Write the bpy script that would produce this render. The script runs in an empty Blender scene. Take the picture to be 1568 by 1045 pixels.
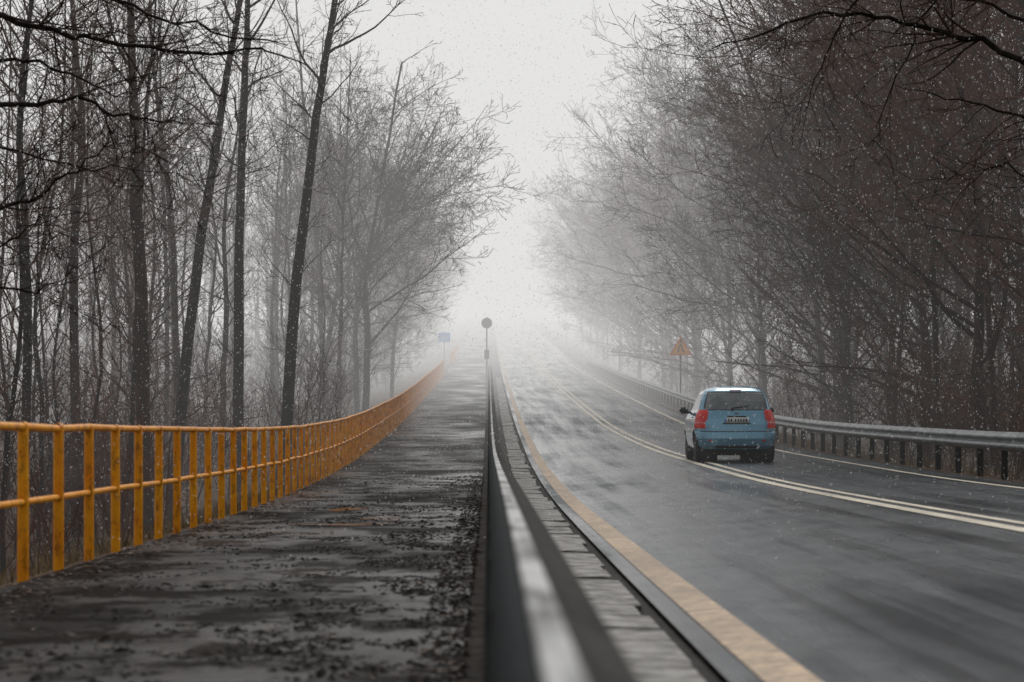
import bpy, bmesh, math, random
import numpy as np
from mathutils import Vector, Matrix, noise as mnoise
R = random.Random(7)
scene = bpy.context.scene
F = 3702.0; CAMZ = 1.1
def iw(x, y, d):
    return Vector(((x-748)/F*d, d, CAMZ+(650-y)/F*d))

# ---------------------------------------------------------------- terrain profile
TD = [-400,0,10,17,35,45,60,80,92,112,126,156,176,196,237,430,620,760,1000,3500]
TZ = [-1.0,-1.03,-1.05,-1.10,-1.17,-1.12,-.90,-.32,.05,.82,1.4,2.62,3.55,4.35,6.4,17.4,27.5,31.5,33,34]
_g = np.arange(-400,3501,1.0)
_z = np.interp(_g,TD,TZ)
k = np.exp(-.5*(np.arange(-15,16)/5.0)**2); k/=k.sum()
_zs = np.convolve(np.pad(_z,15,mode='edge'),k,mode='valid')+CAMZ
def H(d): return float(np.interp(d,_g,_zs))
def sm(a,b,t):
    t=min(1,max(0,(t-a)/(b-a))); return t*t*(3-2*t)
def cross(X,d):
    s=.27*(1-sm(44,88,d))
    dl=2.3-1.6*sm(60,120,d)
    xs=[-4000,-60,-30,-9,-3.7,-3.3,-.2,.3,1.0,4.3,8.0,9.2,13,30,60,4000]
    zs=[-dl+3,-dl+.6,-dl-.2,-dl,-.12,-.02,0,-.01,-.01,s,s,s-.12,s-.9,s-.4,s+.8,s+3]
    return float(np.interp(X,xs,zs))
def G(X,d): return H(d)+cross(X,d)

# ---------------------------------------------------------------- materials
def newmat(name):
    m=bpy.data.materials.new(name); m.use_nodes=True
    nt=m.node_tree; return m,nt,nt.nodes['Principled BSDF']
def N(nt,t,**kw):
    n=nt.nodes.new(t)
    for a,b in kw.items():
        if a in n.inputs: n.inputs[a].default_value=b
        else: setattr(n,a,b)
    return n
def noise(nt,scale,detail=4,rough=.6,sx=(1,1,1)):
    tc=N(nt,'ShaderNodeTexCoord'); mp=N(nt,'ShaderNodeMapping'); mp.inputs['Scale'].default_value=sx
    n=N(nt,'ShaderNodeTexNoise'); n.inputs['Scale'].default_value=scale; n.inputs['Detail'].default_value=detail; n.inputs['Roughness'].default_value=rough
    nt.links.new(tc.outputs['Object'],mp.inputs['Vector']); nt.links.new(mp.outputs[0],n.inputs['Vector'])
    return n.outputs['Fac']
def ramp(nt,fac,stops):
    r=N(nt,'ShaderNodeValToRGB'); e=r.color_ramp.elements
    while len(e)<len(stops): e.new(.5)
    for i,(p,c) in enumerate(stops):
        e[i].position=p
        e[i].color=(c,c,c,1) if not hasattr(c,'__len__') else (*c,1)
    nt.links.new(fac,r.inputs['Fac']); return r.outputs['Color']
def mixc(nt,fac,a,b,mode='MIX'):
    m=N(nt,'ShaderNodeMix',data_type='RGBA',blend_type=mode)
    for sock,v in ((m.inputs[0],fac),(m.inputs[6],a),(m.inputs[7],b)):
        if isinstance(v,(int,float)): sock.default_value=v
        elif isinstance(v,tuple): sock.default_value=(*v,1)
        else: nt.links.new(v,sock)
    return m.outputs[2]
def bump(nt,bs,h,strength=.3,dist=.01):
    b=N(nt,'ShaderNodeBump'); b.inputs['Strength'].default_value=strength; b.inputs['Distance'].default_value=dist
    nt.links.new(h,b.inputs['Height']); nt.links.new(b.outputs[0],bs.inputs['Normal'])
def simple(name,c1,c2,scale=5,rough=.6,metal=0,sx=(1,1,1),bmp=0,rough2=None,p0=.35,p1=.65,spec=.5,bd=.01,det=4):
    m,nt,bs=newmat(name)
    f=noise(nt,scale,det,.65,sx)
    col=ramp(nt,f,[(p0,c1),(p1,c2)])
    nt.links.new(col,bs.inputs['Base Color'])
    bs.inputs['Roughness'].default_value=rough; bs.inputs['Metallic'].default_value=metal
    bs.inputs['Specular IOR Level'].default_value=spec
    if rough2 is not None:
        nt.links.new(ramp(nt,noise(nt,scale*.6,4,.6,sx),[(.35,rough),(.65,rough2)]),bs.inputs['Roughness'])
    if bmp: bump(nt,bs,noise(nt,scale*4,4,.7,sx),bmp,bd)
    return m

def road_mat():
    m,nt,bs=newmat('wet_asphalt')
    fine=noise(nt,55,3,.7); big=noise(nt,.45,5,.6,(1,.3,1)); streak=noise(nt,1.3,5,.65,(1.6,.03,1))
    mid=noise(nt,2.5,6,.75,(1,.5,1))
    c=ramp(nt,streak,[(.3,(.011,.018,.023)),(.7,(.034,.046,.056))])
    c=mixc(nt,ramp(nt,fine,[(.45,0.),(.72,.45)]),c,(.085,.105,.12))
    c=mixc(nt,ramp(nt,big,[(.45,0.),(.7,.6)]),c,(.009,.015,.020))
    nt.links.new(c,bs.inputs['Base Color'])
    wet=mixc(nt,.4,streak,big)
    nt.links.new(ramp(nt,wet,[(.42,.15),(.6,.42)]),bs.inputs['Roughness'])
    sp=ramp(nt,wet,[(.42,.48),(.6,.07)])
    nt.links.new(mixc(nt,1.,sp,ramp(nt,mid,[(.35,1.4),(.65,.4)]),'MULTIPLY'),bs.inputs['Specular IOR Level'])
    bump(nt,bs,mixc(nt,.3,fine,mid),.3,.012)
    return m
def path_mat():
    m,nt,bs=newmat('old_wet_path_asphalt')
    fine=noise(nt,45,4,.75); big=noise(nt,.45,5,.55,(1,.4,1)); clod=noise(nt,6,6,.75,(1,.7,1)); hi=noise(nt,1.3,7,.78,(.9,.55,1))
    c=ramp(nt,clod,[(.35,(.008,.0072,.0065)),(.65,(.027,.0245,.0225))])
    c=mixc(nt,ramp(nt,fine,[(.5,0.),(.72,.40)]),c,(.085,.078,.072))
    c=mixc(nt,ramp(nt,hi,[(.46,0.),(.54,.8)]),c,(.0075,.0058,.0046))
    nt.links.new(c,bs.inputs['Base Color'])
    nt.links.new(ramp(nt,big,[(.36,.18),(.62,.5)]),bs.inputs['Roughness'])
    sp=ramp(nt,big,[(.34,.15),(.58,.012)])
    nt.links.new(mixc(nt,ramp(nt,hi,[(.46,0.),(.54,1.)]),sp,(.004,.004,.004)),bs.inputs['Specular IOR Level'])
    bump(nt,bs,mixc(nt,.6,clod,fine),.6,.016)
    return m
M_road=road_mat(); M_path=path_mat()
def paint(name,c,dirt,lo=.38,hi=.62):
    m,nt,bs=newmat(name)
    f=noise(nt,9,6,.75); g=noise(nt,1.3,5,.6,(1,.3,1))
    c0=mixc(nt,ramp(nt,f,[(lo,.85),(hi,0.)]),c,dirt)
    c0=mixc(nt,ramp(nt,g,[(.35,.6),(.65,0.)]),c0,dirt)
    nt.links.new(c0,bs.inputs['Base Color']); bs.inputs['Roughness'].default_value=.5
    bs.inputs['Specular IOR Level'].default_value=.1
    bump(nt,bs,noise(nt,50,3,.7),.2,.006)
    return m
M_lineY=paint('worn_cream_line_paint',(.80,.60,.40),(.25,.195,.15))
M_lineW=paint('worn_white_line_paint',(.88,.80,.64),(.38,.34,.28),.3,.55)
M_soil=simple('leaf_litter_soil',(.045,.030,.021),(.16,.105,.070),3,.9,bmp=.8,bd=.05,spec=.1)
M_verge=simple('muddy_verge',(.012,.010,.008),(.075,.053,.040),9,.6,bmp=.9,rough2=.9,bd=.04,spec=.15)
M_conc=simple('gutter_concrete',(.07,.067,.062),(.44,.425,.40),5,.5,bmp=.9,rough2=.8,spec=.15,det=8,bd=.03)
M_galv=simple('galvanised_steel',(.17,.18,.185),(.36,.37,.375),6,.45,.5,bmp=.1,sx=(1,.3,1))
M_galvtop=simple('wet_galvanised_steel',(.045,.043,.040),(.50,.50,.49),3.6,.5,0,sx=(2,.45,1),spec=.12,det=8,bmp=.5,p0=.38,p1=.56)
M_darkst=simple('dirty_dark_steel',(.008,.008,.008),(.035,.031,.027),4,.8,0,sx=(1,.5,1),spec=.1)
M_shadest=simple('shaded_back_steel',(.004,.006,.007),(.012,.016,.018),4,.8,0,spec=.05)  # near-black colour carries the shade on the barrier's back face
def yellow():
    m,nt,bs=newmat('rusty_yellow_paint')
    f=noise(nt,14,6,.75,(1,1,.5)); g=noise(nt,3,4,.6)
    c=ramp(nt,g,[(.35,(.90,.29,.002)),(.65,(1.0,.42,.005))])
    c=mixc(nt,ramp(nt,f,[(.50,0.),(.70,.85)]),c,(.12,.038,.010))
    nt.links.new(c,bs.inputs['Base Color']); bs.inputs['Roughness'].default_value=.36
    bs.inputs['Specular IOR Level'].default_value=.3
    bump(nt,bs,f,.25,.006); return m
M_yel=yellow()
def bark(name,c1,c2,s=6):
    return simple(name,c1,c2,s,.9,bmp=0,sx=(1,1,.25),spec=.1,det=3)
M_bark=bark('dark_bark',(.011,.0085,.0075),(.042,.033,.028))
M_bark2=bark('brown_bark',(.025,.015,.011),(.088,.057,.044))
M_bark3=bark('pale_bark',(.08,.07,.062),(.23,.195,.175))
def twigm(name,a,b):
    m,nt,bs=newmat(name); oi=N(nt,'ShaderNodeObjectInfo')
    nt.links.new(ramp(nt,oi.outputs['Random'],[(0,a),(1,b)]),bs.inputs['Base Color'])
    bs.inputs['Roughness'].default_value=1; bs.inputs['Specular IOR Level'].default_value=0
    return m
M_twig=twigm('twig_bark',(.027,.019,.015),(.072,.051,.042))
M_twigR=twigm('reddish_twig_bark',(.080,.041,.030),(.190,.102,.078))
M_dleaf=twigm('dead_beech_leaf',(.16,.075,.035),(.30,.15,.075))

# ---------------------------------------------------------------- helpers
def obj(name,me,mats=(),parent=None,loc=None,coll=None,smooth=False):
    for m in mats: me.materials.append(m)
    o=bpy.data.objects.new(name,me)
    (coll or scene.collection).objects.link(o)
    if parent: o.parent=parent
    if loc is not None: o.location=loc
    if smooth:
        me.polygons.foreach_set('use_smooth',[True]*len(me.polygons))
    return o
def empty(name,loc=(0,0,0)):
    o=bpy.data.objects.new(name,None); scene.collection.objects.link(o); o.location=loc; o.empty_display_size=.3; return o
def mesh(name,v,f):
    me=bpy.data.meshes.new(name); me.from_pydata(v,[],f); me.update(); return me
ROWS=list(np.arange(-30,70,1.))+list(np.arange(70,260,2.5))+list(np.arange(260,700,12))+list(np.arange(700,1000,40))+[1000,1300,1800,2500,3400]
ROWS=[-300,-150,-80,-45]+ROWS
def strip(name,xs,mat,off,d0=-300,d1=900,jit=None):
    rows=[d for d in ROWS if d0<=d<=d1]
    if rows[0]>d0: rows=[d0]+rows
    v=[];f=[]
    for d in rows:
        for x in xs: v.append((x,d,G(x,d)+off))
    n=len(xs)
    for i in range(len(rows)-1):
        for j in range(n-1):
            a=i*n+j; f.append((a,a+1,a+n+1,a+n))
    return obj(name,mesh(name,v,f),[mat])
TX=[-3400,-1500,-700,-300,-150,-90,-60,-45,-30,-22,-15,-12,-9,-7,-5.5,-4.5,-3.7,-3.3,-.2,.3,1.0,4.3,8.0,8.4,9.2,11,13,17,22,30,45,60,90,150,300,700,1500,3400]
rt=random.Random(3)
v=[];f=[];n=len(TX)
for d in ROWS:
    for x in TX:
        z=G(x,d)
        if -3.3<x<8.1: z-=.06
        elif x<-5 or x>10: z+=rt.uniform(-.15,.15)
        v.append((x,d,z))
for i in range(len(ROWS)-1):
    for j in range(n-1):
        a=i*n+j; f.append((a,a+1,a+n+1,a+n))
obj('ground',mesh('ground',v,f),[M_soil])
strip('footpath',[-3.3,-.2,-.12],M_path,.0,-40,880)
strip('verge',[-.12,.3,.56],M_verge,-.012,-40,880)
strip('road',[1.0,4.3,8.0],M_road,.0,-300,880)
strip('road_shoulder',[8.0,8.6],M_verge,-.01,-40,500)
strip('left_edge_line',[1.13,1.345],M_lineY,.005,-40,600)
strip('center_line',[4.17,4.30],M_lineW,.006,-40,600)
strip('center_line',[4.46,4.59],M_lineW,.006,-40,600)
strip('right_edge_line',[7.28,7.42],M_lineW,.006,-40,600)
v=[];f=[];d=2.0;rg=random.Random(5)
def addbox(v,f,x0,x1,y0,y1,z0,z1,zf=None,tilt=0):
    b=len(v)
    for (x,y) in ((x0,y0),(x1,y0),(x1,y1),(x0,y1)):
        v.append((x,y,z0))
    for (x,y) in ((x0,y0),(x1,y0),(x1,y1),(x0,y1)):
        v.append((x,y,z1+(zf(y)-zf(y0) if zf else 0)+tilt*(x-x0)))
    f+= [(b,b+3,b+2,b+1),(b+4,b+5,b+6,b+7),(b,b+1,b+5,b+4),(b+1,b+2,b+6,b+5),(b+2,b+3,b+7,b+6),(b+3,b,b+4,b+7)]
while d<170:
    L=rg.choice([.98,.98,1.9,.75])+rg.uniform(-.06,.06)
    z=H(d); o=rg.uniform(-.010,.010); xo=rg.uniform(-.02,.01)
    addbox(v,f,.51+xo,.90+xo+rg.uniform(-.03,.03),d,d+L-rg.choice([.01,.015,.03,.06]),z-.3,z+.02+o,H,rg.uniform(-.05,.0))
    d+=L
obj('drainage_gutter',mesh('gutter',v,f),[M_conc])
strip('gutter_bed',[.5,1.0],M_darkst,-.03,-40,400)
rp=random.Random(17)
def puddle(X,d,a,b):
    v=[];n=28;ph=[rp.uniform(0,6.28) for _ in range(5)]
    for i in range(n):
        t=2*math.pi*i/n; r=1+.22*math.sin(2*t+ph[0])+.16*math.sin(3*t+ph[1])+.12*math.sin(5*t+ph[2])+.07*math.sin(9*t+ph[3])
        x=X+a*r*math.cos(t); y=d+b*r*math.sin(t); v.append((x,y,G(x,y)+.006))
    return obj('puddle',mesh('puddle',v,[tuple(range(n))]),[M_pud])
M_pud=simple('puddle_water',(.02,.02,.02),(.04,.038,.036),3,.05,spec=.5,rough2=.16)
for X,d,a,b in ((-1.75,27.6,.42,.30),(-1.3,29.6,.30,.7),(-1.25,27.9,.22,.2),(-1.9,33,.25,.6)): puddle(X,d,a,b)

# ---------------------------------------------------------------- tubes / trees
class TB:
    def __init__(s): s.v=[];s.f=[];s.m=[]
    def tube(s,pts,rad,sides,mi=0):
        v=s.v;f=s.f
        n=len(pts)
        t0=(pts[-1]-pts[0]).normalized()
        ref=Vector((1,0,0)) if abs(t0.x)<.8 else Vector((0,1,0))
        if sides==2:
            ref=Vector((R.gauss(0,1),R.gauss(0,1),R.gauss(0,1)))
            w=t0.cross(ref); w=w.normalized() if w.length>1e-4 else Vector((1,0,0))
            for i in range(n):
                b=len(v); v.append(pts[i]-w*rad[i]); v.append(pts[i]+w*rad[i])
                if i: f.append((b-2,b-1,b+1,b)); s.m.append(mi)
            return
        cs=[(math.cos(2*math.pi*k/sides),math.sin(2*math.pi*k/sides)) for k in range(sides)]
        for i in range(n):
            t=(pts[min(i+1,n-1)]-pts[max(i-1,0)])
            if t.length<1e-6: t=t0.copy()
            t.normalize()
            u=t.cross(ref)
            if u.length<1e-4: u=t.cross(Vector((0,.1,1)))
            u.normalize(); w=t.cross(u)
            p=pts[i];r=rad[i];b=len(v)
            for c,sn in cs: v.append(p+u*(c*r)+w*(sn*r))
            if i:
                for k in range(sides):
                    k2=(k+1)%sides
                    f.append((b-sides+k,b-sides+k2,b+k2,b+k)); s.m.append(mi)
    def mesh(s,name):
        me=bpy.data.meshes.new(name); me.from_pydata([tuple(p) for p in s.v],[],s.f)
        me.polygons.foreach_set('material_index',s.m); me.polygons.foreach_set('use_smooth',[True]*len(s.f)); me.update(); return me
def rv(R): return Vector((R.gauss(0,1),R.gauss(0,1),R.gauss(0,1)))
def tilt(d,ang,R):
    p=d.cross(rv(R)) 
    if p.length<1e-4: p=Vector((1,0,0))
    p.normalize(); return (d*math.cos(ang)+p*math.sin(ang)).normalized()
SEG=[0,9,5,3,2]; SID=[8,5,3,2,2]
def branch(B,R,p,d,L,r,lvl,P):
    n=SEG[lvl]; st=L/n; pts=[p.copy()];rad=[r];dirs=[d.copy()]
    wan=P.get('wan',.16)*(1+.25*lvl); trop=P.get('trop',.05); bias=P.get('bias')
    p=p.copy();d=d.copy()
    for i in range(n):
        d=d+rv(R)*wan*.6
        d.z+=trop
        if bias is not None: d+=bias*(.05 if lvl<3 else .01)
        d.normalize(); p=p+d*st
        t=(i+1)/n
        pts.append(p); rad.append(max(P.get('rmin',.005),r*(1-.8*t))); dirs.append(d.copy())
    B.tube(pts,rad,SID[lvl],0 if lvl==1 and r>.05 else 1)
    lf=P.get('leaf',0)
    if lf and lvl>=2:
        for _ in range(int(lf*L+R.random())):
            i=R.randrange(1,n+1); q=pts[i]+rv(R)*.04; a=rv(R).normalized()*R.uniform(.02,.035); b=a.cross(rv(R)).normalized()*a.length*.6
            k=len(B.v); B.v+=[q-a,q-b,q+a,q+b]; B.f.append((k,k+1,k+2,k+3)); B.m.append(2)
    if lvl>=P.get('max',4): return
    cnt=L*P['dens'][lvl]; cnt=int(cnt)+(R.random()<cnt%1)
    for _ in range(cnt):
        t=R.uniform(.12,.98); i=min(int(t*n),n-1); fr=t*n-i
        q=pts[i].lerp(pts[i+1],fr)
        cl=L*P['ratio'][lvl]*(1.15-.7*t)*R.uniform(.6,1.25)
        branch(B,R,q,tilt(dirs[i],math.radians(R.uniform(28,62)),R),max(cl,.18),max(P.get('rmin',.005),rad[i]*.5),lvl+1,P)
def trunk_tree(name,seed,pts,rad,cs,nl,LL,P,mats,low=0,ang=(35,70)):
    B=TB();R=random.Random(seed)
    P0=[Vector(p) for p in pts]; out=[];rr=[]
    def cat(a,b,c,d,t):
        return .5*((2*b)+(c-a)*t+(2*a-5*b+4*c-d)*t*t+(3*b-a-3*c+d)*t**3)
    n=len(P0)
    for i in range(n-1):
        for k in range(4):
            t=k/4
            a,b,c,d=P0[max(i-1,0)],P0[i],P0[i+1],P0[min(i+2,n-1)]
            out.append(cat(a,b,c,d,t)); rr.append(rad[i]*(1-t)+rad[i+1]*t)
    out.append(P0[-1]); rr.append(rad[-1])
    for i in range(1,len(out)): out[i]=out[i]+Vector((R.gauss(0,.02),R.gauss(0,.02),0))
    rr[0]*=1.35
    B.tube(out,rr,9,0)
    m=len(out)-1
    def limb(t,L,lvl=1,az=None):
        i=min(int(t*m),m-1); q=out[i].lerp(out[i+1],t*m-i)
        d=(out[i+1]-out[i]).normalized()
        dd=tilt(d,math.radians(R.uniform(*ang)),R)
        branch(B,R,q,dd,L,max(.012,min(rr[i]*.5,L*.013)),lvl,P)
    for k in range(nl):
        t=cs+(1-cs)*((k+R.random())/nl)
        u=(t-cs)/(1-cs)
        prof=(.55+.9*u*(1-u)*2)*(1 if u<.7 else 1-.6*(u-.7)/.3)
        limb(t,LL*prof*R.uniform(.6,1.2))
    for k in range(low):
        limb(R.uniform(.08,cs),R.uniform(.8,2.2),2)
    return B.mesh(name)
def mk_tall(seed,Hh,r,mats):
    R=random.Random(seed)
    lx,ly=R.uniform(-.06,.06)*Hh,R.uniform(-.05,.05)*Hh
    pts=[(lx*t*t+R.gauss(0,.12)*(t>0),ly*t+R.gauss(0,.12)*(t>0),Hh*t-1.) for t in (0,.2,.4,.6,.8,1)]
    rad=[r,r*.85,r*.7,r*.5,r*.3,.02]
    me=trunk_tree('tall_tree_mesh',seed,pts,rad,.32,24,3.4,dict(dens=[0,2.0,2.8,2.8],ratio=[0,.5,.5,.5],trop=.07,rmin=.008),mats,low=22)
    for m in mats: me.materials.append(m)
    return me
def mk_spread(seed,Hh,r,mats,b=1.0):
    R=random.Random(seed)
    lx=-b*R.uniform(.04,.18)*Hh
    pts=[(lx*t*t+R.gauss(0,.15)*(t>0),R.gauss(0,.2)*(t>0),Hh*t-1.) for t in (0,.2,.4,.6,.8,1)]
    rad=[r,r*.85,r*.68,r*.46,r*.26,.02]
    me=trunk_tree('spreading_tree_mesh',seed,pts,rad,.14,38,7.0,dict(dens=[0,1.9,2.6,2.6],ratio=[0,.46,.5,.5],trop=.06,bias=Vector((-b*1.2,0,.1)),rmin=.009),mats,low=8,ang=(35,75))
    for m in mats: me.materials.append(m)
    return me
def mk_bush(seed,Hh,mats,leaf=0):
    B=TB();R=random.Random(seed)
    P=dict(dens=[0,2.6,2.4,2.0],ratio=[0,.45,.5,.5],trop=.10,rmin=.006,wan=.14,leaf=leaf)
    for k in range(8):
        d=tilt(Vector((0,0,1)),R.uniform(.05,.5),R)
        branch(B,R,Vector((R.gauss(0,.4),R.gauss(0,.4),-.3)),d,Hh*R.uniform(.6,1.1),R.uniform(.015,.035),1,P)
    me=B.mesh('bush_mesh')
    for m in mats: me.materials.append(m)
    return me
tall=[mk_tall(100+i,R.uniform(17,23),R.uniform(.10,.16),[[M_bark,M_twig],[M_bark2,M_twigR],[M_bark,M_twigR]][i%3]) for i in range(5)]
talls=[mk_tall(150+i,R.uniform(13,18),R.uniform(.05,.09),[[M_bark,M_twigR],[M_bark2,M_twigR],[M_bark3,M_twig]][i%3]) for i in range(4)]
spr=[mk_spread(200+i,R.uniform(15,19),R.uniform(.10,.16),[[M_bark2,M_twigR],[M_bark,M_twig]][i%2]) for i in range(5)]
bush=[mk_bush(300+i,R.uniform(2.5,4.5),[M_twigR,M_twigR] if i else [M_twig,M_twig]) for i in range(3)]
leafy=[mk_bush(320+i,R.uniform(3.5,5.5),[M_twigR,M_twigR,M_dleaf],5) for i in range(2)]

forest=bpy.data.collections.new('distant_forest')
def place(me,X,d,name,rz,s,near):
    o=bpy.data.objects.new(name,me)
    (scene.collection if near else forest).objects.link(o)
    o.location=(X,d,G(X,d)); o.rotation_euler=(0,0,rz); o.scale=(s,s,s*R.uniform(.92,1.1))
    return o
dd=50
while dd<300:
    X=R.uniform(11.0,13.0)
    place(R.choice(spr),X,dd,'bare_tree',R.uniform(-.5,.5),R.uniform(.85,1.08),dd<130)
    if dd<140: place(R.choice(spr),X+R.uniform(3,5),dd+3,'bare_tree',R.uniform(-.8,.8),R.uniform(.85,1.1),dd<130)
    dd+=R.uniform(5,8)*(1 if dd<160 else 1.6)
dd=112
while dd<300:
    X=R.uniform(-8.2,-6.6)
    place(R.choice(spr),X,dd,'bare_tree',math.pi+R.uniform(-.5,.5),R.uniform(.75,.95),dd<130)
    dd+=R.uniform(6,10)*(1 if dd<160 else 1.6)
cnt=0
for side in (-1,1):
    d=34
    while d<230:
        w=.235*d+5
        x0=7.2 if side<0 else 14
        if side<0 and d<55: x0=9
        nrow=int((w-x0+6)/(3.5 if side<0 else 3.8)*(1 if d<130 else .7))
        for _ in range(max(nrow,0)):
            X=side*(x0+R.random()*(w-x0+5)); y=d+R.uniform(-2.5,2.5)
            if side<0 and -9<X and 56<y<88: continue
            near=(d<62)
            u=R.random()
            if u<.35: me=R.choice(tall)
            elif u<.85 or side<0: me=R.choice(talls)
            else: me=R.choice(spr)
            place(me,X,y,'bare_tree',R.uniform(0,6.28),R.uniform(.8,1.15),near); cnt+=1
        d+=5 if d<150 else 9
    d=30
    while d<170:
        for _ in range(3):
            X=side*R.uniform(5.4 if (side<0 and d>45) else (7 if side<0 else 10.3),.22*d+6)
            me=R.choice(leafy) if R.random()<.35 else R.choice(bush)
            place(me,X,d+R.uniform(-2,2),'undergrowth_bush',R.uniform(0,6.28),R.uniform(.5,1.1),False)
        d+=3.2
fe=empty('distant_forest'); fe.instance_type='COLLECTION'; fe.instance_collection=forest

HP=dict(dens=[0,1.8,2.5,2.6],ratio=[0,.5,.5,.5],trop=.05,rmin=.0075)
def hero(ip,d,wid,mats,seed,cs=.42,nl=22,LL=3.6,ext=1.35,low=14,P=HP,name='bare_tree',ang=(35,75)):
    pts=[iw(x,y,d) for x,y in ip]
    b=pts[0].copy(); pts[0]=Vector((b.x,d,G(b.x,d)-.3))
    t=pts[-1]+(pts[-1]-pts[-2])*ext; t.z=pts[-1].z+abs((pts[-1]-pts[-2]).z)*ext
    pts.append(t)
    o=pts[0].copy(); pts=[p-o for p in pts]
    n=len(pts); rad=[wid/2*(1-.75*(i/(n-1))) for i in range(n)]
    me=trunk_tree(name+'_mesh',seed,pts,rad,cs,nl,LL,P,mats,low,ang)
    return obj(name,me,mats,loc=o)
hero([(432,690),(455,430),(485,180),(512,0)],73,.40,[M_bark,M_twig],1)
hero([(363,690),(366,430),(372,200),(380,0)],75,.38,[M_bark,M_twig],2)
hero([(262,690),(298,430),(335,200),(368,0)],71,.38,[M_bark,M_twig],3)
hero([(224,690),(214,430),(206,230),(200,0)],60,.40,[M_bark2,M_twigR],4)
PL=dict(dens=[0,1.9,2.7,2.7],ratio=[0,.46,.5,.5],trop=.06,rmin=.010,bias=Vector((.8,0,0)))
hero([(560,640),(562,520),(560,420),(575,330)],108,.34,[M_bark,M_twig],5,cs=.22,nl=24,LL=7.2,ext=2.6,ang=(30,60),P=PL)
hero([(548,640),(545,520),(556,420),(600,330)],111,.28,[M_bark,M_twig],6,cs=.3,nl=20,LL=6.0,ext=1.6,P=PL)
hero([(600,640),(604,520),(620,430),(655,350)],128,.24,[M_bark,M_twig],16,cs=.3,nl=20,LL=6.0,ext=1.2,P=PL)
hero([(519,630),(521,500),(525,370),(530,250)],100,.2,[M_bark3,M_twig],7)
hero([(120,690),(112,450),(125,200),(110,0)],66,.3,[M_bark2,M_twigR],8)
hero([(30,690),(42,450),(30,200),(50,0)],58,.26,[M_bark,M_twigR],9)
hero([(1290,650),(1277,500),(1272,340),(1268,180)],84,.36,[M_bark3,M_twigR],10,cs=.3,LL=4.5)
hero([(1305,650),(1280,480),(1225,300),(1150,120)],80,.20,[M_bark2,M_twigR],11,cs=.2,LL=5,nl=26)
hero([(1440,660),(1430,430),(1435,200),(1420,0)],62,.17,[M_bark,M_twigR],12,cs=.25,LL=4)
hero([(1530,660),(1510,430),(1490,200),(1440,0)],58,.16,[M_bark2,M_twigR],13,cs=.25,LL=4.5)
hero([(1360,655),(1385,430),(1370,200),(1390,0)],68,.16,[M_bark2,M_twigR],14,cs=.25,LL=4)

def overhang(name,tx,d,branches,seed,mats,topz=15,r=.2):
    B=TB();Rr=random.Random(seed)
    X=tx; g=G(X,d)-.3
    tp=[Vector((X+.1*math.sin(i),d+.1*math.cos(i*2),g+(topz-g)*i/8)) for i in range(9)]
    B.tube(tp,[r*(1-.8*i/8) for i in range(9)],9,0)
    P=dict(dens=[0,2.2,2.8,2.6],ratio=[0,.42,.5,.5],trop=-.01,rmin=.0045,wan=.18)
    for (ip,dd,r0) in branches:
        pts=[iw(x,y,dd) for x,y in ip]
        zs=pts[0].z-.5
        pts=[Vector((X,d,zs))]+pts
        pr=[]
        for i in range(len(pts)-1):
            for k in range(4): 
                q=pts[i].lerp(pts[i+1],k/4); q+=rv(Rr)*.025; pr.append(q)
        pr.append(pts[-1]); n=len(pr)
        rad=[r0*(1-.85*i/(n-1)) for i in range(n)]
        B.tube(pr,rad,6,0)
        L=sum((pr[i+1]-pr[i]).length for i in range(n-1))
        for k in range(int(L*4.2)):
            t=Rr.uniform(.25,1); i=min(int(t*(n-1)),n-2)
            d0=(pr[i+1]-pr[i]).normalized()
            branch(B,Rr,pr[i].copy(),tilt(d0,math.radians(Rr.uniform(25,60)),Rr),Rr.uniform(.5,1.6)*(1.2-.5*t),max(.006,rad[i]*.5),2,P)
    me=B.mesh(name+'_mesh'); return obj(name,me,mats)
overhang('overhanging_tree',-7.6,27,[
 ([(-60,10),(60,45),(150,62),(300,82),(400,72),(470,100)],27,.045),
 ([(-60,170),(60,155),(140,160),(210,185),(285,190)],26,.04),
 ([(-60,100),(40,90),(110,112),(180,150),(240,140)],28,.03),
 ([(-60,330),(30,310),(90,280),(150,240),(172,190)],26,.03),
 ([(-60,440),(30,445),(85,440),(115,400)],26,.022),
 ([(-60,-60),(80,-30),(200,5),(330,50),(440,70)],28,.04),
 ([(-60,230),(60,240),(170,260),(300,270)],29,.022),
 ([(-60,390),(20,370),(60,330),(90,340)],27,.02),
],21,[M_bark,M_twig])
overhang('overhanging_tree',9.6,34,[
 ([(1620,120),(1500,62),(1420,42),(1340,25),(1240,20),(1170,52),(1090,75)],34,.06),
 ([(1620,200),(1530,165),(1450,150),(1370,130)],34,.035),
 ([(1620,50),(1520,10),(1420,-20),(1320,-10),(1285,40),(1260,100),(1228,180)],33,.035),
 ([(1620,-40),(1520,-40),(1450,-20),(1400,60),(1350,170),(1335,230)],34,.03),
 ([(1620,300),(1540,250),(1500,260),(1450,330)],34,.022),
],22,[M_bark,M_twig])

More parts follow.
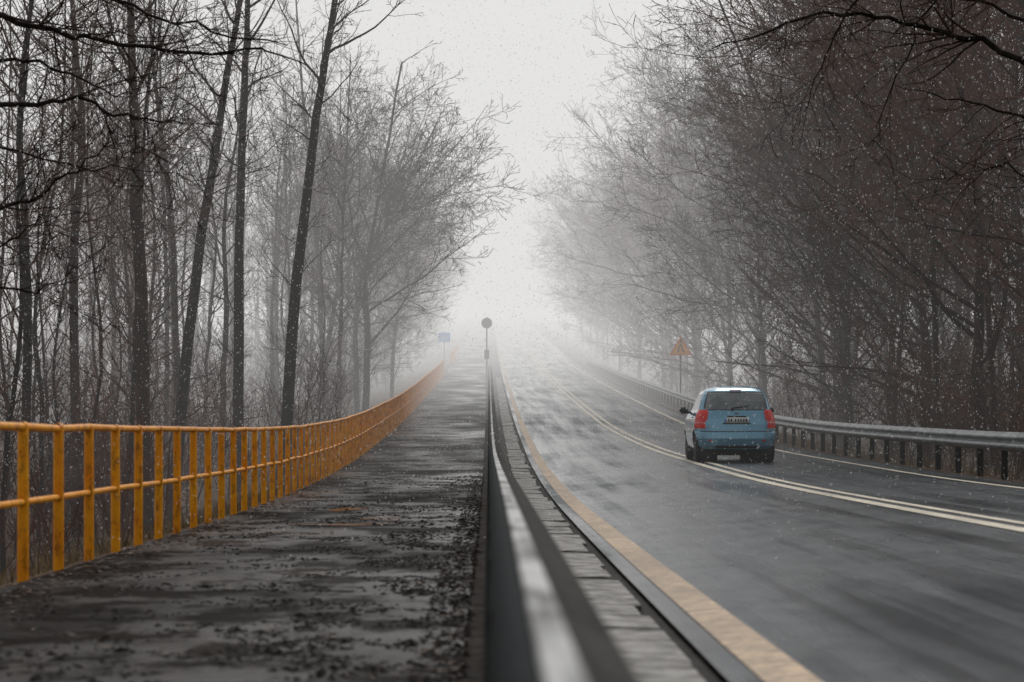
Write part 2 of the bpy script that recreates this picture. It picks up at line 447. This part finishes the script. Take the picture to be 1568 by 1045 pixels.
# ---------------------------------------------------------------- yellow fence
def fence(d0,d1,step=1.425,X=-3.33):
    root=empty('yellow_railing')
    B=TB()
    def zt(d): return G(-3.3,d)
    rows=list(np.arange(d0,d1+.01,step))
    rf=random.Random(2)
    for hh,r in ((1.1,.030),(.56,.026)):
        B2=TB(); B2.tube([Vector((X,d,zt(d)+hh+rf.gauss(0,.004))) for d in rows],[r]*len(rows),12)
        obj('top_rail' if hh>1 else 'middle_rail',B2.mesh('rail'),[M_yel],parent=root)
    for d in rows:
        z=zt(d); ox=rf.gauss(0,.006)
        B.tube([Vector((X+ox,d,z-.5)),Vector((X,d,z+.54)),Vector((X,d,z+1.10))],[.042,.042,.040],12)
        B.tube([Vector((X,d-.05,z+1.1)),Vector((X,d+.05,z+1.1))],[.036,.036],10)
        B.tube([Vector((X,d-.05,z+.56)),Vector((X,d+.05,z+.56))],[.034,.034],10)
    obj('posts',B.mesh('posts'),[M_yel],parent=root)
fence(17.3-1.425*14,178)
fence(215,262)

# ---------------------------------------------------------------- guardrails
def sweep(prof,rows,zf,name,mat,parent,smooth=True):
    v=[];f=[];n=len(prof)
    for d in rows:
        z=zf(d)
        for x,h in prof: v.append((x,d,z+h))
    for i in range(len(rows)-1):
        for j in range(n-1):
            a=i*n+j; f.append((a,a+1,a+n+1,a+n))
    o=obj(name,mesh(name,v,f),[mat],parent=parent,smooth=smooth)
    s=o.modifiers.new('t','SOLIDIFY'); s.thickness=.004
    return o
def wprof(x0,top,s):
    pts=[(0,0),(.015,-.005),(.03,-.03),(.07,-.06),(.08,-.085),(.07,-.11),(.03,-.135),(.02,-.155),(.03,-.175),(.07,-.20),(.08,-.225),(.07,-.25),(.03,-.28),(.015,-.305),(0,-.31)]
    return [(x0+s*a,top+b) for a,b in pts]
gr=empty('guardrail')
rows=list(np.arange(6,62,1.))+list(np.arange(62,212,2.))
zf=lambda d:G(8.6,d)
sweep(wprof(8.56,.80,-1.3),rows,zf,'w_beam',M_galv,gr)
v=[];f=[];d=6.5
while d<211:
    z=zf(d)
    addbox(v,f,8.60,8.70,d,d+.05,z-.4,z+.76); addbox(v,f,8.57,8.72,d-.01,d+.10,z+.50,z+.70); d+=2.0
obj('posts',mesh('gposts',v,f),[M_darkst],parent=gr)
gb=empty('guardrail')
rows=list(np.arange(.2,20,.5))+list(np.arange(20,60,1.))+list(np.arange(60,182,2.5))
zf=lambda d:H(d)
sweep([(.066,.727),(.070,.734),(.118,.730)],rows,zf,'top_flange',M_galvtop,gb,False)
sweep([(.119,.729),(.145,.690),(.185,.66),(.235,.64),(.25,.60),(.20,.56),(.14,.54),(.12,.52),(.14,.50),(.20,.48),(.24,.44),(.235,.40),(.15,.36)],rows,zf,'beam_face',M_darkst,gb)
sweep([(.064,.726),(.012,.69),(-.008,.42),(.02,.38)],rows,zf,'back_plate',M_shadest,gb)
v=[];f=[];d=1.0
while d<181:
    z=H(d); addbox(v,f,.00,.08,d,d+.06,z-.3,z+.66); addbox(v,f,.03,.14,d,d+.06,z+.45,z+.62); d+=2.0
obj('posts',mesh('bposts',v,f),[M_darkst],parent=gb)

# ---------------------------------------------------------------- signs
def plain(name,c,rough=.5,metal=0):
    return simple(name,tuple(x*.8 for x in c),c,12,rough,metal)
M_signgrey=plain('sign_back_grey',(.03,.034,.038)); M_red=plain('sign_red',(.95,.12,.004)); M_syel=plain('sign_yellow',(1.0,.42,.004)); M_blk=plain('sign_black',(.02,.02,.02)); M_blue=plain('sign_blue',(.02,.35,1.0)); M_wht=plain('sign_white',(.7,.7,.7))
def polyplate(name,pts,y0,y1,mat,parent):
    n=len(pts); v=[(x,y0,z) for x,z in pts]+[(x,y1,z) for x,z in pts]
    f=[tuple(range(n)),tuple(range(2*n-1,n-1,-1))]+[(i,i+n,(i+1)%n+n,(i+1)%n) for i in range(n)]
    return obj(name,mesh(name,v,f),[mat],parent=parent)
def pole(parent,h,r=.035,x=0):
    B=TB(); B.tube([Vector((x,0,-.4)),Vector((x,0,h)),Vector((x,0,h+.001))],[r,r,0],10); obj('pole',B.mesh('pole'),[M_signgrey],parent=parent)
def circ(r,cz,n=32): return [(r*math.cos(2*math.pi*i/n),cz+r*math.sin(2*math.pi*i/n)) for i in range(n)]
s=empty('round_traffic_sign',(-.12,168,H(168))); pole(s,4.25,.05); polyplate('disc_back',circ(.36,3.85),-.05,-.035,M_signgrey,s); polyplate('disc_rim',circ(.375,3.85),-.034,-.02,M_signgrey,s)
polyplate('small_plate',[(-.17,1.35),(.17,1.35),(.17,2.0),(-.17,2.0)],-.06,-.04,M_signgrey,s)
s=empty('warning_sign',(8.9,112,G(8.9,112))); pole(s,3.2)
def tri(r,cz): return [(r*math.cos(a),cz+r*math.sin(a)) for a in (math.radians(210),math.radians(330),math.radians(90))]
sp_=empty('plate'); sp_.parent=s; sp_.location=(0,0,2.75); sp_.rotation_euler=(math.radians(-14),0,0)
polyplate('red_border',tri(.60,0),-.05,-.035,M_red,sp_); polyplate('yellow_field',tri(.50,0),-.06,-.052,M_syel,sp_)
polyplate('pictogram_left',[(-.18,-.18),(-.11,-.18),(-.06,.0),(-.04,.18),(-.07,.18),(-.10,.04)],-.07,-.062,M_blk,sp_)
polyplate('pictogram_right',[(.18,-.18),(.11,-.18),(.04,-.05),(.04,.18),(.07,.18),(.09,.0)],-.07,-.062,M_blk,sp_)
s=empty('information_sign',(-3.75,205,G(-3.75,205))); pole(s,3.2,x=0); polyplate('panel',[(-.5,2.3),(.5,2.3),(.5,3.1),(-.5,3.1)],-.05,-.03,M_blue,s); polyplate('panel_text',[(-.35,2.62),(.35,2.62),(.35,2.70),(-.35,2.70)],-.06,-.052,M_wht,s)
s=empty('round_traffic_sign',(8.95,277,G(8.95,277))); pole(s,2.9); polyplate('disc_rim',circ(.45,2.6),-.05,-.035,M_red,s); polyplate('disc',circ(.33,2.6),-.06,-.052,M_wht,s)
s=empty('direction_sign',(9.5,170,G(9.5,170))); pole(s,2.5,x=-.3); polyplate('panel',[(-.5,2.1),(.5,2.1),(.5,2.45),(-.5,2.45)],-.05,-.03,M_wht,s)

# ---------------------------------------------------------------- car
def carpaint():
    m,nt,bs=newmat('blue_car_paint')
    tc=N(nt,'ShaderNodeTexCoord'); sp=N(nt,'ShaderNodeSeparateXYZ'); nt.links.new(tc.outputs['Object'],sp.inputs[0])
    g=ramp(nt,sp.outputs['Z'],[(.22,.9),(.6,0.)])
    f=noise(nt,9,5,.7)
    c=mixc(nt,mixc(nt,1.,g,f,'MULTIPLY'),(.15,.38,.53),(.10,.13,.15))
    nt.links.new(c,bs.inputs['Base Color']); bs.inputs['Metallic'].default_value=.35; bs.inputs['Roughness'].default_value=.25
    bs.inputs['Coat Weight'].default_value=1; bs.inputs['Coat Roughness'].default_value=.05
    return m
M_car=carpaint(); M_glass=simple('tinted_glass',(.12,.14,.145),(.22,.24,.245),4,.08,spec=.9); M_blkp=simple('black_plastic',(.012,.012,.013),(.03,.03,.03),20,.6)
M_lred=simple('tail_lamp_red',(.65,.010,.006),(.95,.03,.012),30,.15); M_lclr=simple('lamp_clear',(.55,.2,.2),(.7,.3,.3),30,.15)
M_tyre=simple('tyre_rubber',(.012,.012,.012),(.03,.03,.03),20,.8); M_rim=simple('wheel_alloy',(.25,.25,.26),(.4,.4,.42),20,.35,.7); M_plate=plain('plate_white',(.8,.8,.78))
def build_car():
    root=empty('blue_hatchback_car')
    K=np.array([
     (.20,.22,3.22,.72,.26),(.25,.10,3.34,.80,.30),(.34,.03,3.40,.86,.34),(.50,0,3.42,.895,.38),(.62,.012,3.41,.90,.38),(.655,.045,3.38,.897,.36),
     (.80,.055,3.30,.895,.34),(.92,.07,3.22,.88,.33),(1.00,.09,3.02,.86,.32),(1.06,.115,2.68,.83,.31),(1.11,.14,2.54,.80,.30),(1.30,.22,2.20,.75,.28),(1.44,.31,1.92,.70,.26),
     (1.51,.38,1.78,.655,.26),(1.565,.49,1.62,.58,.25),(1.605,.68,1.46,.46,.22),(1.625,.95,1.22,.26,.13)])
    zs=np.unique(np.round(np.concatenate([np.linspace(.20,1.625,76),K[:,0]]),4))
    NR,NS,NC=36,80,12
    def ring(z):
        yr,yf,w,cr=[float(np.interp(z,K[:,0],K[:,i])) for i in (1,2,3,4)]
        cr=min(cr,w*.9,(yf-yr)*.45); P=[]
        for i in range(NR):
            x=-w+cr+(2*w-2*cr)*i/NR; P.append((x,yr))
        for i in range(NC): a=-math.pi/2+math.pi/2*i/NC; P.append((w-cr+cr*math.cos(a),yr+cr+cr*math.sin(a)))
        for i in range(NS): P.append((w,yr+cr+(yf-yr-2*cr)*i/NS))
        for i in range(NC): a=math.pi/2*i/NC; P.append((w-cr+cr*math.cos(a),yf-cr+cr*math.sin(a)))
        for i in range(NR): P.append((w-cr-(2*w-2*cr)*i/NR,yf))
        for i in range(NC): a=math.pi/2+math.pi/2*i/NC; P.append((-w+cr+cr*math.cos(a),yf-cr+cr*math.sin(a)))
        for i in range(NS): P.append((-w,yf-cr-(yf-yr-2*cr)*i/NS))
        for i in range(NC): a=math.pi+math.pi/2*i/NC; P.append((-w+cr+cr*math.cos(a),yr+cr+cr*math.sin(a)))
        return [(x,y+.09*(x/w)**2*(1 if y<(yr+yf)/2 else -1.3)*(1-min(1,min(y-yr,yf-y)/1.)),z) for x,y in P]
    v=[];f=[];mi=[]
    for z in zs: v+=ring(z)
    n=len(ring(.5))
    WH=[(.62,.315),(2.82,.315)]
    for i in range(len(zs)-1):
        for j in range(n):
            q=(i*n+j,i*n+(j+1)%n,(i+1)*n+(j+1)%n,(i+1)*n+j)
            c=sum((Vector(v[k]) for k in q),Vector())/4
            w=float(np.interp(c.z,K[:,0],K[:,3]))
            if any((c.y-wy)**2+(c.z-wz)**2<.37**2 for wy,wz in WH) and abs(c.x)>w-.12 and c.y>.25: continue
            m=0
            rear=c.y<.34+.5*max(0,c.z-1.0) and abs(c.x)<w-.04
            wx=w-.085
            if rear and 1.10<c.z<1.49 and abs(c.x)<wx and (c.z>1.13 or abs(c.x)<wx-.05):
                m=1
                if abs(c.x)>wx-.03 or c.z>1.47 or c.z<1.12: m=2
            if c.y>.62+.3*max(0,c.z-1.1) and abs(c.x)>w-.05 and 1.12<c.z<1.45 and c.y<2.46-1.1*(c.z-1.12)-.12 and not (1.28<c.y<1.36): m=1
            if c.y>1.8 and abs(c.x)<w-.09 and 1.12<c.z<1.47: m=1
            if c.y<.46 and abs(c.x)>.665-.22*max(0,c.z-.85) and .72<c.z<1.11: m=3 if not(.82<c.z<.85) else 4
            if c.z<.27: m=2
            if c.y<.22 and .636<c.z<.660: m=2
            if c.y<.2 and .30<c.z<.36 and abs(c.x)<.45: m=2
            if c.y<.2 and abs(c.x)<.31 and .80<c.z<.825: m=2
            f.append(q); mi.append(m)
    f.append(tuple(range((len(zs)-1)*n,len(zs)*n))); mi.append(0)
    f.append(tuple(reversed(range(0,n)))); mi.append(2)
    me=mesh('car_body',v,f)
    o=obj('body',me,[M_car,M_glass,M_blkp,M_lred,M_lclr,M_blkp],parent=root,smooth=True)
    me.polygons.foreach_set('material_index',mi)
    def box(name,c,s,mat,bev=.01,rot=None):
        bm=bmesh.new(); bmesh.ops.create_cube(bm,size=1); bmesh.ops.scale(bm,vec=s,verts=bm.verts)
        bmesh.ops.bevel(bm,geom=bm.edges[:],offset=bev,segments=2,affect='EDGES')
        m_=bpy.data.meshes.new(name); bm.to_mesh(m_); bm.free()
        b=obj(name,m_,[mat],parent=root,loc=c,smooth=True)
        if rot: b.rotation_euler=rot
        return b
    box('number_plate',(0,.045,.885),(.54,.02,.12),M_plate,.004)
    for k in range(7):
        box('plate_character',(-.18+k*.060+(.03 if k>1 else 0),.033,.885),(.028,.004,.06),M_blk,.001)
    box('plate_band',(-.25,.034,.885),(.03,.005,.10),M_blue,.001)
    box('tailgate_handle',(0,.06,.965),(.42,.03,.022),M_blkp,.008)
    box('high_brake_lamp',(0,.345,1.515),(.26,.04,.022),M_lred,.004)
    box('rear_wiper',(.10,.135,1.17),(.38,.02,.018),M_blkp,.004,(0,-.12,0))
    box('wiper_pivot',(-.09,.12,1.12),(.06,.04,.05),M_blkp,.01)
    box('badge',(0,.09,1.035),(.08,.015,.03),M_rim,.004)
    for sx in (-1,1):
        box('bumper_reflector',(sx*.56,.055,.46),(.14,.02,.03),M_lred,.004)
        box('door_mirror',(sx*.985,2.16,1.10),(.19,.10,.14),M_blkp,.035)
        box('mirror_arm',(sx*.87,2.18,1.06),(.12,.05,.05),M_blkp,.015)
        box('door_handle',(sx*.885,1.15,.95),(.02,.15,.03),M_car,.006)
        for wy in (.62,2.82):
            B=TB(); R0=.315
            prof=[(-.09,.20),(-.095,.27),(-.085,.30),(-.06,R0),(.06,R0),(.085,.30),(.095,.27),(.09,.20)]
            B.tube([Vector((a,0,0)) for a,b in prof],[b for a,b in prof],40)
            t=obj('tyre',B.mesh('tyre'),[M_tyre],parent=root,loc=(sx*.775,wy,R0))
            B=TB(); B.tube([Vector((a,0,0)) for a in (-.05,.05,.06,.07)],[.205,.205,.19,.0],32); t=obj('wheel_rim',B.mesh('rim'),[M_rim],parent=root,loc=(sx*.80,wy,R0)); t.rotation_euler=(0,0,0 if sx>0 else math.pi)
            B=TB(); B.tube([Vector((a,0,0)) for a in (-.2,.2)],[.375,.375],32); obj('arch_liner',B.mesh('liner'),[M_blkp],parent=root,loc=(sx*.60,wy,R0))
    B=TB(); B.tube([Vector((-.45,.06,.22)),Vector((-.45,.25,.22))],[.03,.03],12); obj('exhaust',B.mesh('ex'),[M_rim],parent=root)
    B=TB(); B.tube([Vector((0,1.35,1.61)),Vector((0,1.2,1.87))],[.006,.003],6); obj('antenna',B.mesh('an'),[M_blkp],parent=root)
    box('rear_axle',(0,.62,.22),(1.3,.14,.14),M_blkp,.03)
    box('underbody',(0,1.7,.23),(1.3,2.6,.18),M_blkp,.03)
    return root
car=build_car(); cd=49.8
car.location=(5.12,cd,G(5.12,cd)+.004); car.scale=(.94,1,.98)

# ---------------------------------------------------------------- litter
v=[];f=[];rl=random.Random(11)
def leaf(X,d,z,s):
    a=rl.uniform(0,6.28); t=rl.uniform(-.5,.5); b=len(v)
    for k,(u,w,h) in enumerate(((-1,0,0),(0,-.5,.25),(1,0,.0),(0,.5,.2))):
        v.append((X+s*(u*math.cos(a)-w*math.sin(a)),d+s*(u*math.sin(a)+w*math.cos(a)),z+.006+s*h*.6+s*abs(t)*(u>0)*.5))
    f.append((b,b+1,b+2,b+3))
for _ in range(10000):
    u=rl.random(); d=8+rl.random()**1.6*120
    if u<.35: X=-3.3+abs(rl.gauss(0,.30))
    elif u<.50: X=-.1-abs(rl.gauss(0,.18))
    elif u<.69: X=rl.uniform(.25,.55)
    elif u<.72: X=rl.uniform(-3.2,-.2)
    else: X=rl.uniform(7.9,9.6)
    leaf(X,d,G(X,d),rl.uniform(.012,.04))
M_leaf=simple('dead_leaf',(.025,.016,.01),(.16,.085,.045),3,.7)
obj('fallen_leaves',mesh('leaves',v,f),[M_leaf])
v=[];f=[];c=0
while c<20000:
    d=4.5+rl.random()**1.5*45; X=rl.uniform(-3.3,-.1) if rl.random()<.5 else -.1-abs(rl.gauss(0,.8))
    if X<-3.3: continue
    q=mnoise.noise(Vector((X*1.7,d*1.1,3.3)))+.5*mnoise.noise(Vector((X*5,d*4,1.3)))
    if q<.02 and not(X>-.35): continue
    c+=1
    s=rl.uniform(.005,.020)*(1.8 if rl.random()<.06 else 1); z=G(X,d)-.002; b=len(v); n_=5
    a0=rl.uniform(0,6.28); el=rl.uniform(1,2.2); ca,sa=math.cos(a0),math.sin(a0)
    for k_ in range(n_):
        a=2*math.pi*k_/n_; u=math.cos(a)*s*el*rl.uniform(.7,1.3); w_=math.sin(a)*s*rl.uniform(.7,1.3)
        v.append((X+u*ca-w_*sa,d+u*sa+w_*ca,z))
    v.append((X+rl.uniform(-.3,.3)*s,d+rl.uniform(-.3,.3)*s,z+s*rl.uniform(.4,.9)))
    f+=[(b+k_,b+(k_+1)%n_,b+n_) for k_ in range(n_)]
M_mud=simple('mud_clod',(.005,.004,.0035),(.028,.022,.018),5,.8,spec=.08)
obj('mud_debris',mesh('mud',v,f),[M_mud])
v=[];f=[]
for _ in range(24000):
    if rl.random()<.7: X=-3.45-abs(rl.gauss(0,2.2)); 
    else: X=8.7+abs(rl.gauss(0,1.2))
    d=10+rl.random()**.8*190; z=G(X,d); h=rl.uniform(.08,.35); a=rl.uniform(0,6.28); lx,ly=math.cos(a)*h*.6,math.sin(a)*h*.6; b=len(v)
    v+= [(X-.008,d,z-.05),(X+.008,d,z-.05),(X+lx,d+ly,z+h)]; f.append((b,b+1,b+2))
M_grass=simple('dry_grass',(.10,.065,.03),(.33,.24,.12),2,.8)
obj('dry_grass',mesh('grass',v,f),[M_grass])
# snow
v=[];f=[];rs=random.Random(31)
for _ in range(60000):
    d=16+rs.random()**.8*75; X=rs.uniform(-.25,.27)*d; z=rs.uniform(.1,1.3+.19*d); s=rs.uniform(.002,.0064)*(.45+.55*min(1,d/40))
    b=len(v); sl=rs.uniform(-.5,.5)*s
    v+=[(X-s,d,z),(X,d-s,z),(X+s,d,z),(X+sl,d,z+s*2.0),(X-sl,d,z-s*2.0)]
    f+=[(b,b+1,b+3),(b+1,b+2,b+3),(b+1,b,b+4),(b+2,b+1,b+4)]
m,nt,bs=newmat('snow'); tr=nt.nodes.new('ShaderNodeBsdfTranslucent'); df=nt.nodes.new('ShaderNodeBsdfDiffuse'); mx=nt.nodes.new('ShaderNodeMixShader')
tr.inputs[0].default_value=(1,1,1,1); df.inputs[0].default_value=(.95,.95,.95,1); mx.inputs[0].default_value=.5
nt.links.new(df.outputs[0],mx.inputs[1]); nt.links.new(tr.outputs[0],mx.inputs[2]); nt.links.new(mx.outputs[0],nt.nodes['Material Output'].inputs[0])
obj('falling_snow',mesh('snow',v,f),[m])

# ---------------------------------------------------------------- fog volumes
def glowing_fogbox(name,x0,x1,y0,y1,z0,z1,sig,col):
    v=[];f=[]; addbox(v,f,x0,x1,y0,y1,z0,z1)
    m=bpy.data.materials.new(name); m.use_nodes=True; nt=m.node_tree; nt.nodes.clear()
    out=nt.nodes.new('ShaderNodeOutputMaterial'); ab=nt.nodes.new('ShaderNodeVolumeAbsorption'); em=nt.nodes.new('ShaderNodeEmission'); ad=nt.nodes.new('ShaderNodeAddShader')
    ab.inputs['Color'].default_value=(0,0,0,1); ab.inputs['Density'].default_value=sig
    em.inputs['Color'].default_value=(*col,1); em.inputs['Strength'].default_value=sig  # fog glows by itself; emission stands in for daylight scattered in mist
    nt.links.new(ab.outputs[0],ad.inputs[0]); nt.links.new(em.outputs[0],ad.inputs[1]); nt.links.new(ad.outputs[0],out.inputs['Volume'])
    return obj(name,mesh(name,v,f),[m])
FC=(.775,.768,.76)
glowing_fogbox('glowing_fog',-900,900,34,91.99,-20,80,.0013,FC)
glowing_fogbox('glowing_fog_bank',-900,900,92,1500,-20,80,.0073,FC)

# ---------------------------------------------------------------- world, sun, camera
w=bpy.data.worlds.new("World"); scene.world=w; w.use_nodes=True; nt=w.node_tree
bg=nt.nodes['Background']; sky=nt.nodes.new('ShaderNodeTexSky'); sky.sky_type='NISHITA'; sky.sun_disc=False
sky.sun_elevation=math.radians(48); sky.sun_rotation=math.radians(20); sky.dust_density=4
hs=nt.nodes.new('ShaderNodeHueSaturation'); hs.inputs['Saturation'].default_value=.10
nt.links.new(sky.outputs[0],hs.inputs['Color']); nt.links.new(hs.outputs[0],bg.inputs['Color']); bg.inputs['Strength'].default_value=.12
sun=bpy.data.lights.new('sun','SUN'); sun.energy=.8; sun.angle=math.radians(30); sun.color=(1,.96,.91)
so=bpy.data.objects.new('sun',sun); scene.collection.objects.link(so)
az=math.radians(20); el=math.radians(48)
dv=Vector((math.sin(az)*math.cos(el),math.cos(az)*math.cos(el),math.sin(el)))
so.rotation_euler=dv.to_track_quat('Z','Y').to_euler(); so.location=(0,0,60)
cam=bpy.data.cameras.new('camera'); co=bpy.data.objects.new('camera',cam); scene.collection.objects.link(co)
co.location=(0,0,CAMZ); co.rotation_euler=(math.radians(90),0,0)
cam.sensor_width=36; cam.lens=85; cam.shift_x=(784-748)/1568; cam.shift_y=(650-522.5)/1568
cam.clip_start=.05; cam.clip_end=6000
cam.dof.use_dof=True; cam.dof.focus_distance=52; cam.dof.aperture_fstop=3.2
scene.camera=co
scene.view_settings.view_transform='Standard'; scene.view_settings.look='None'; scene.view_settings.exposure=0
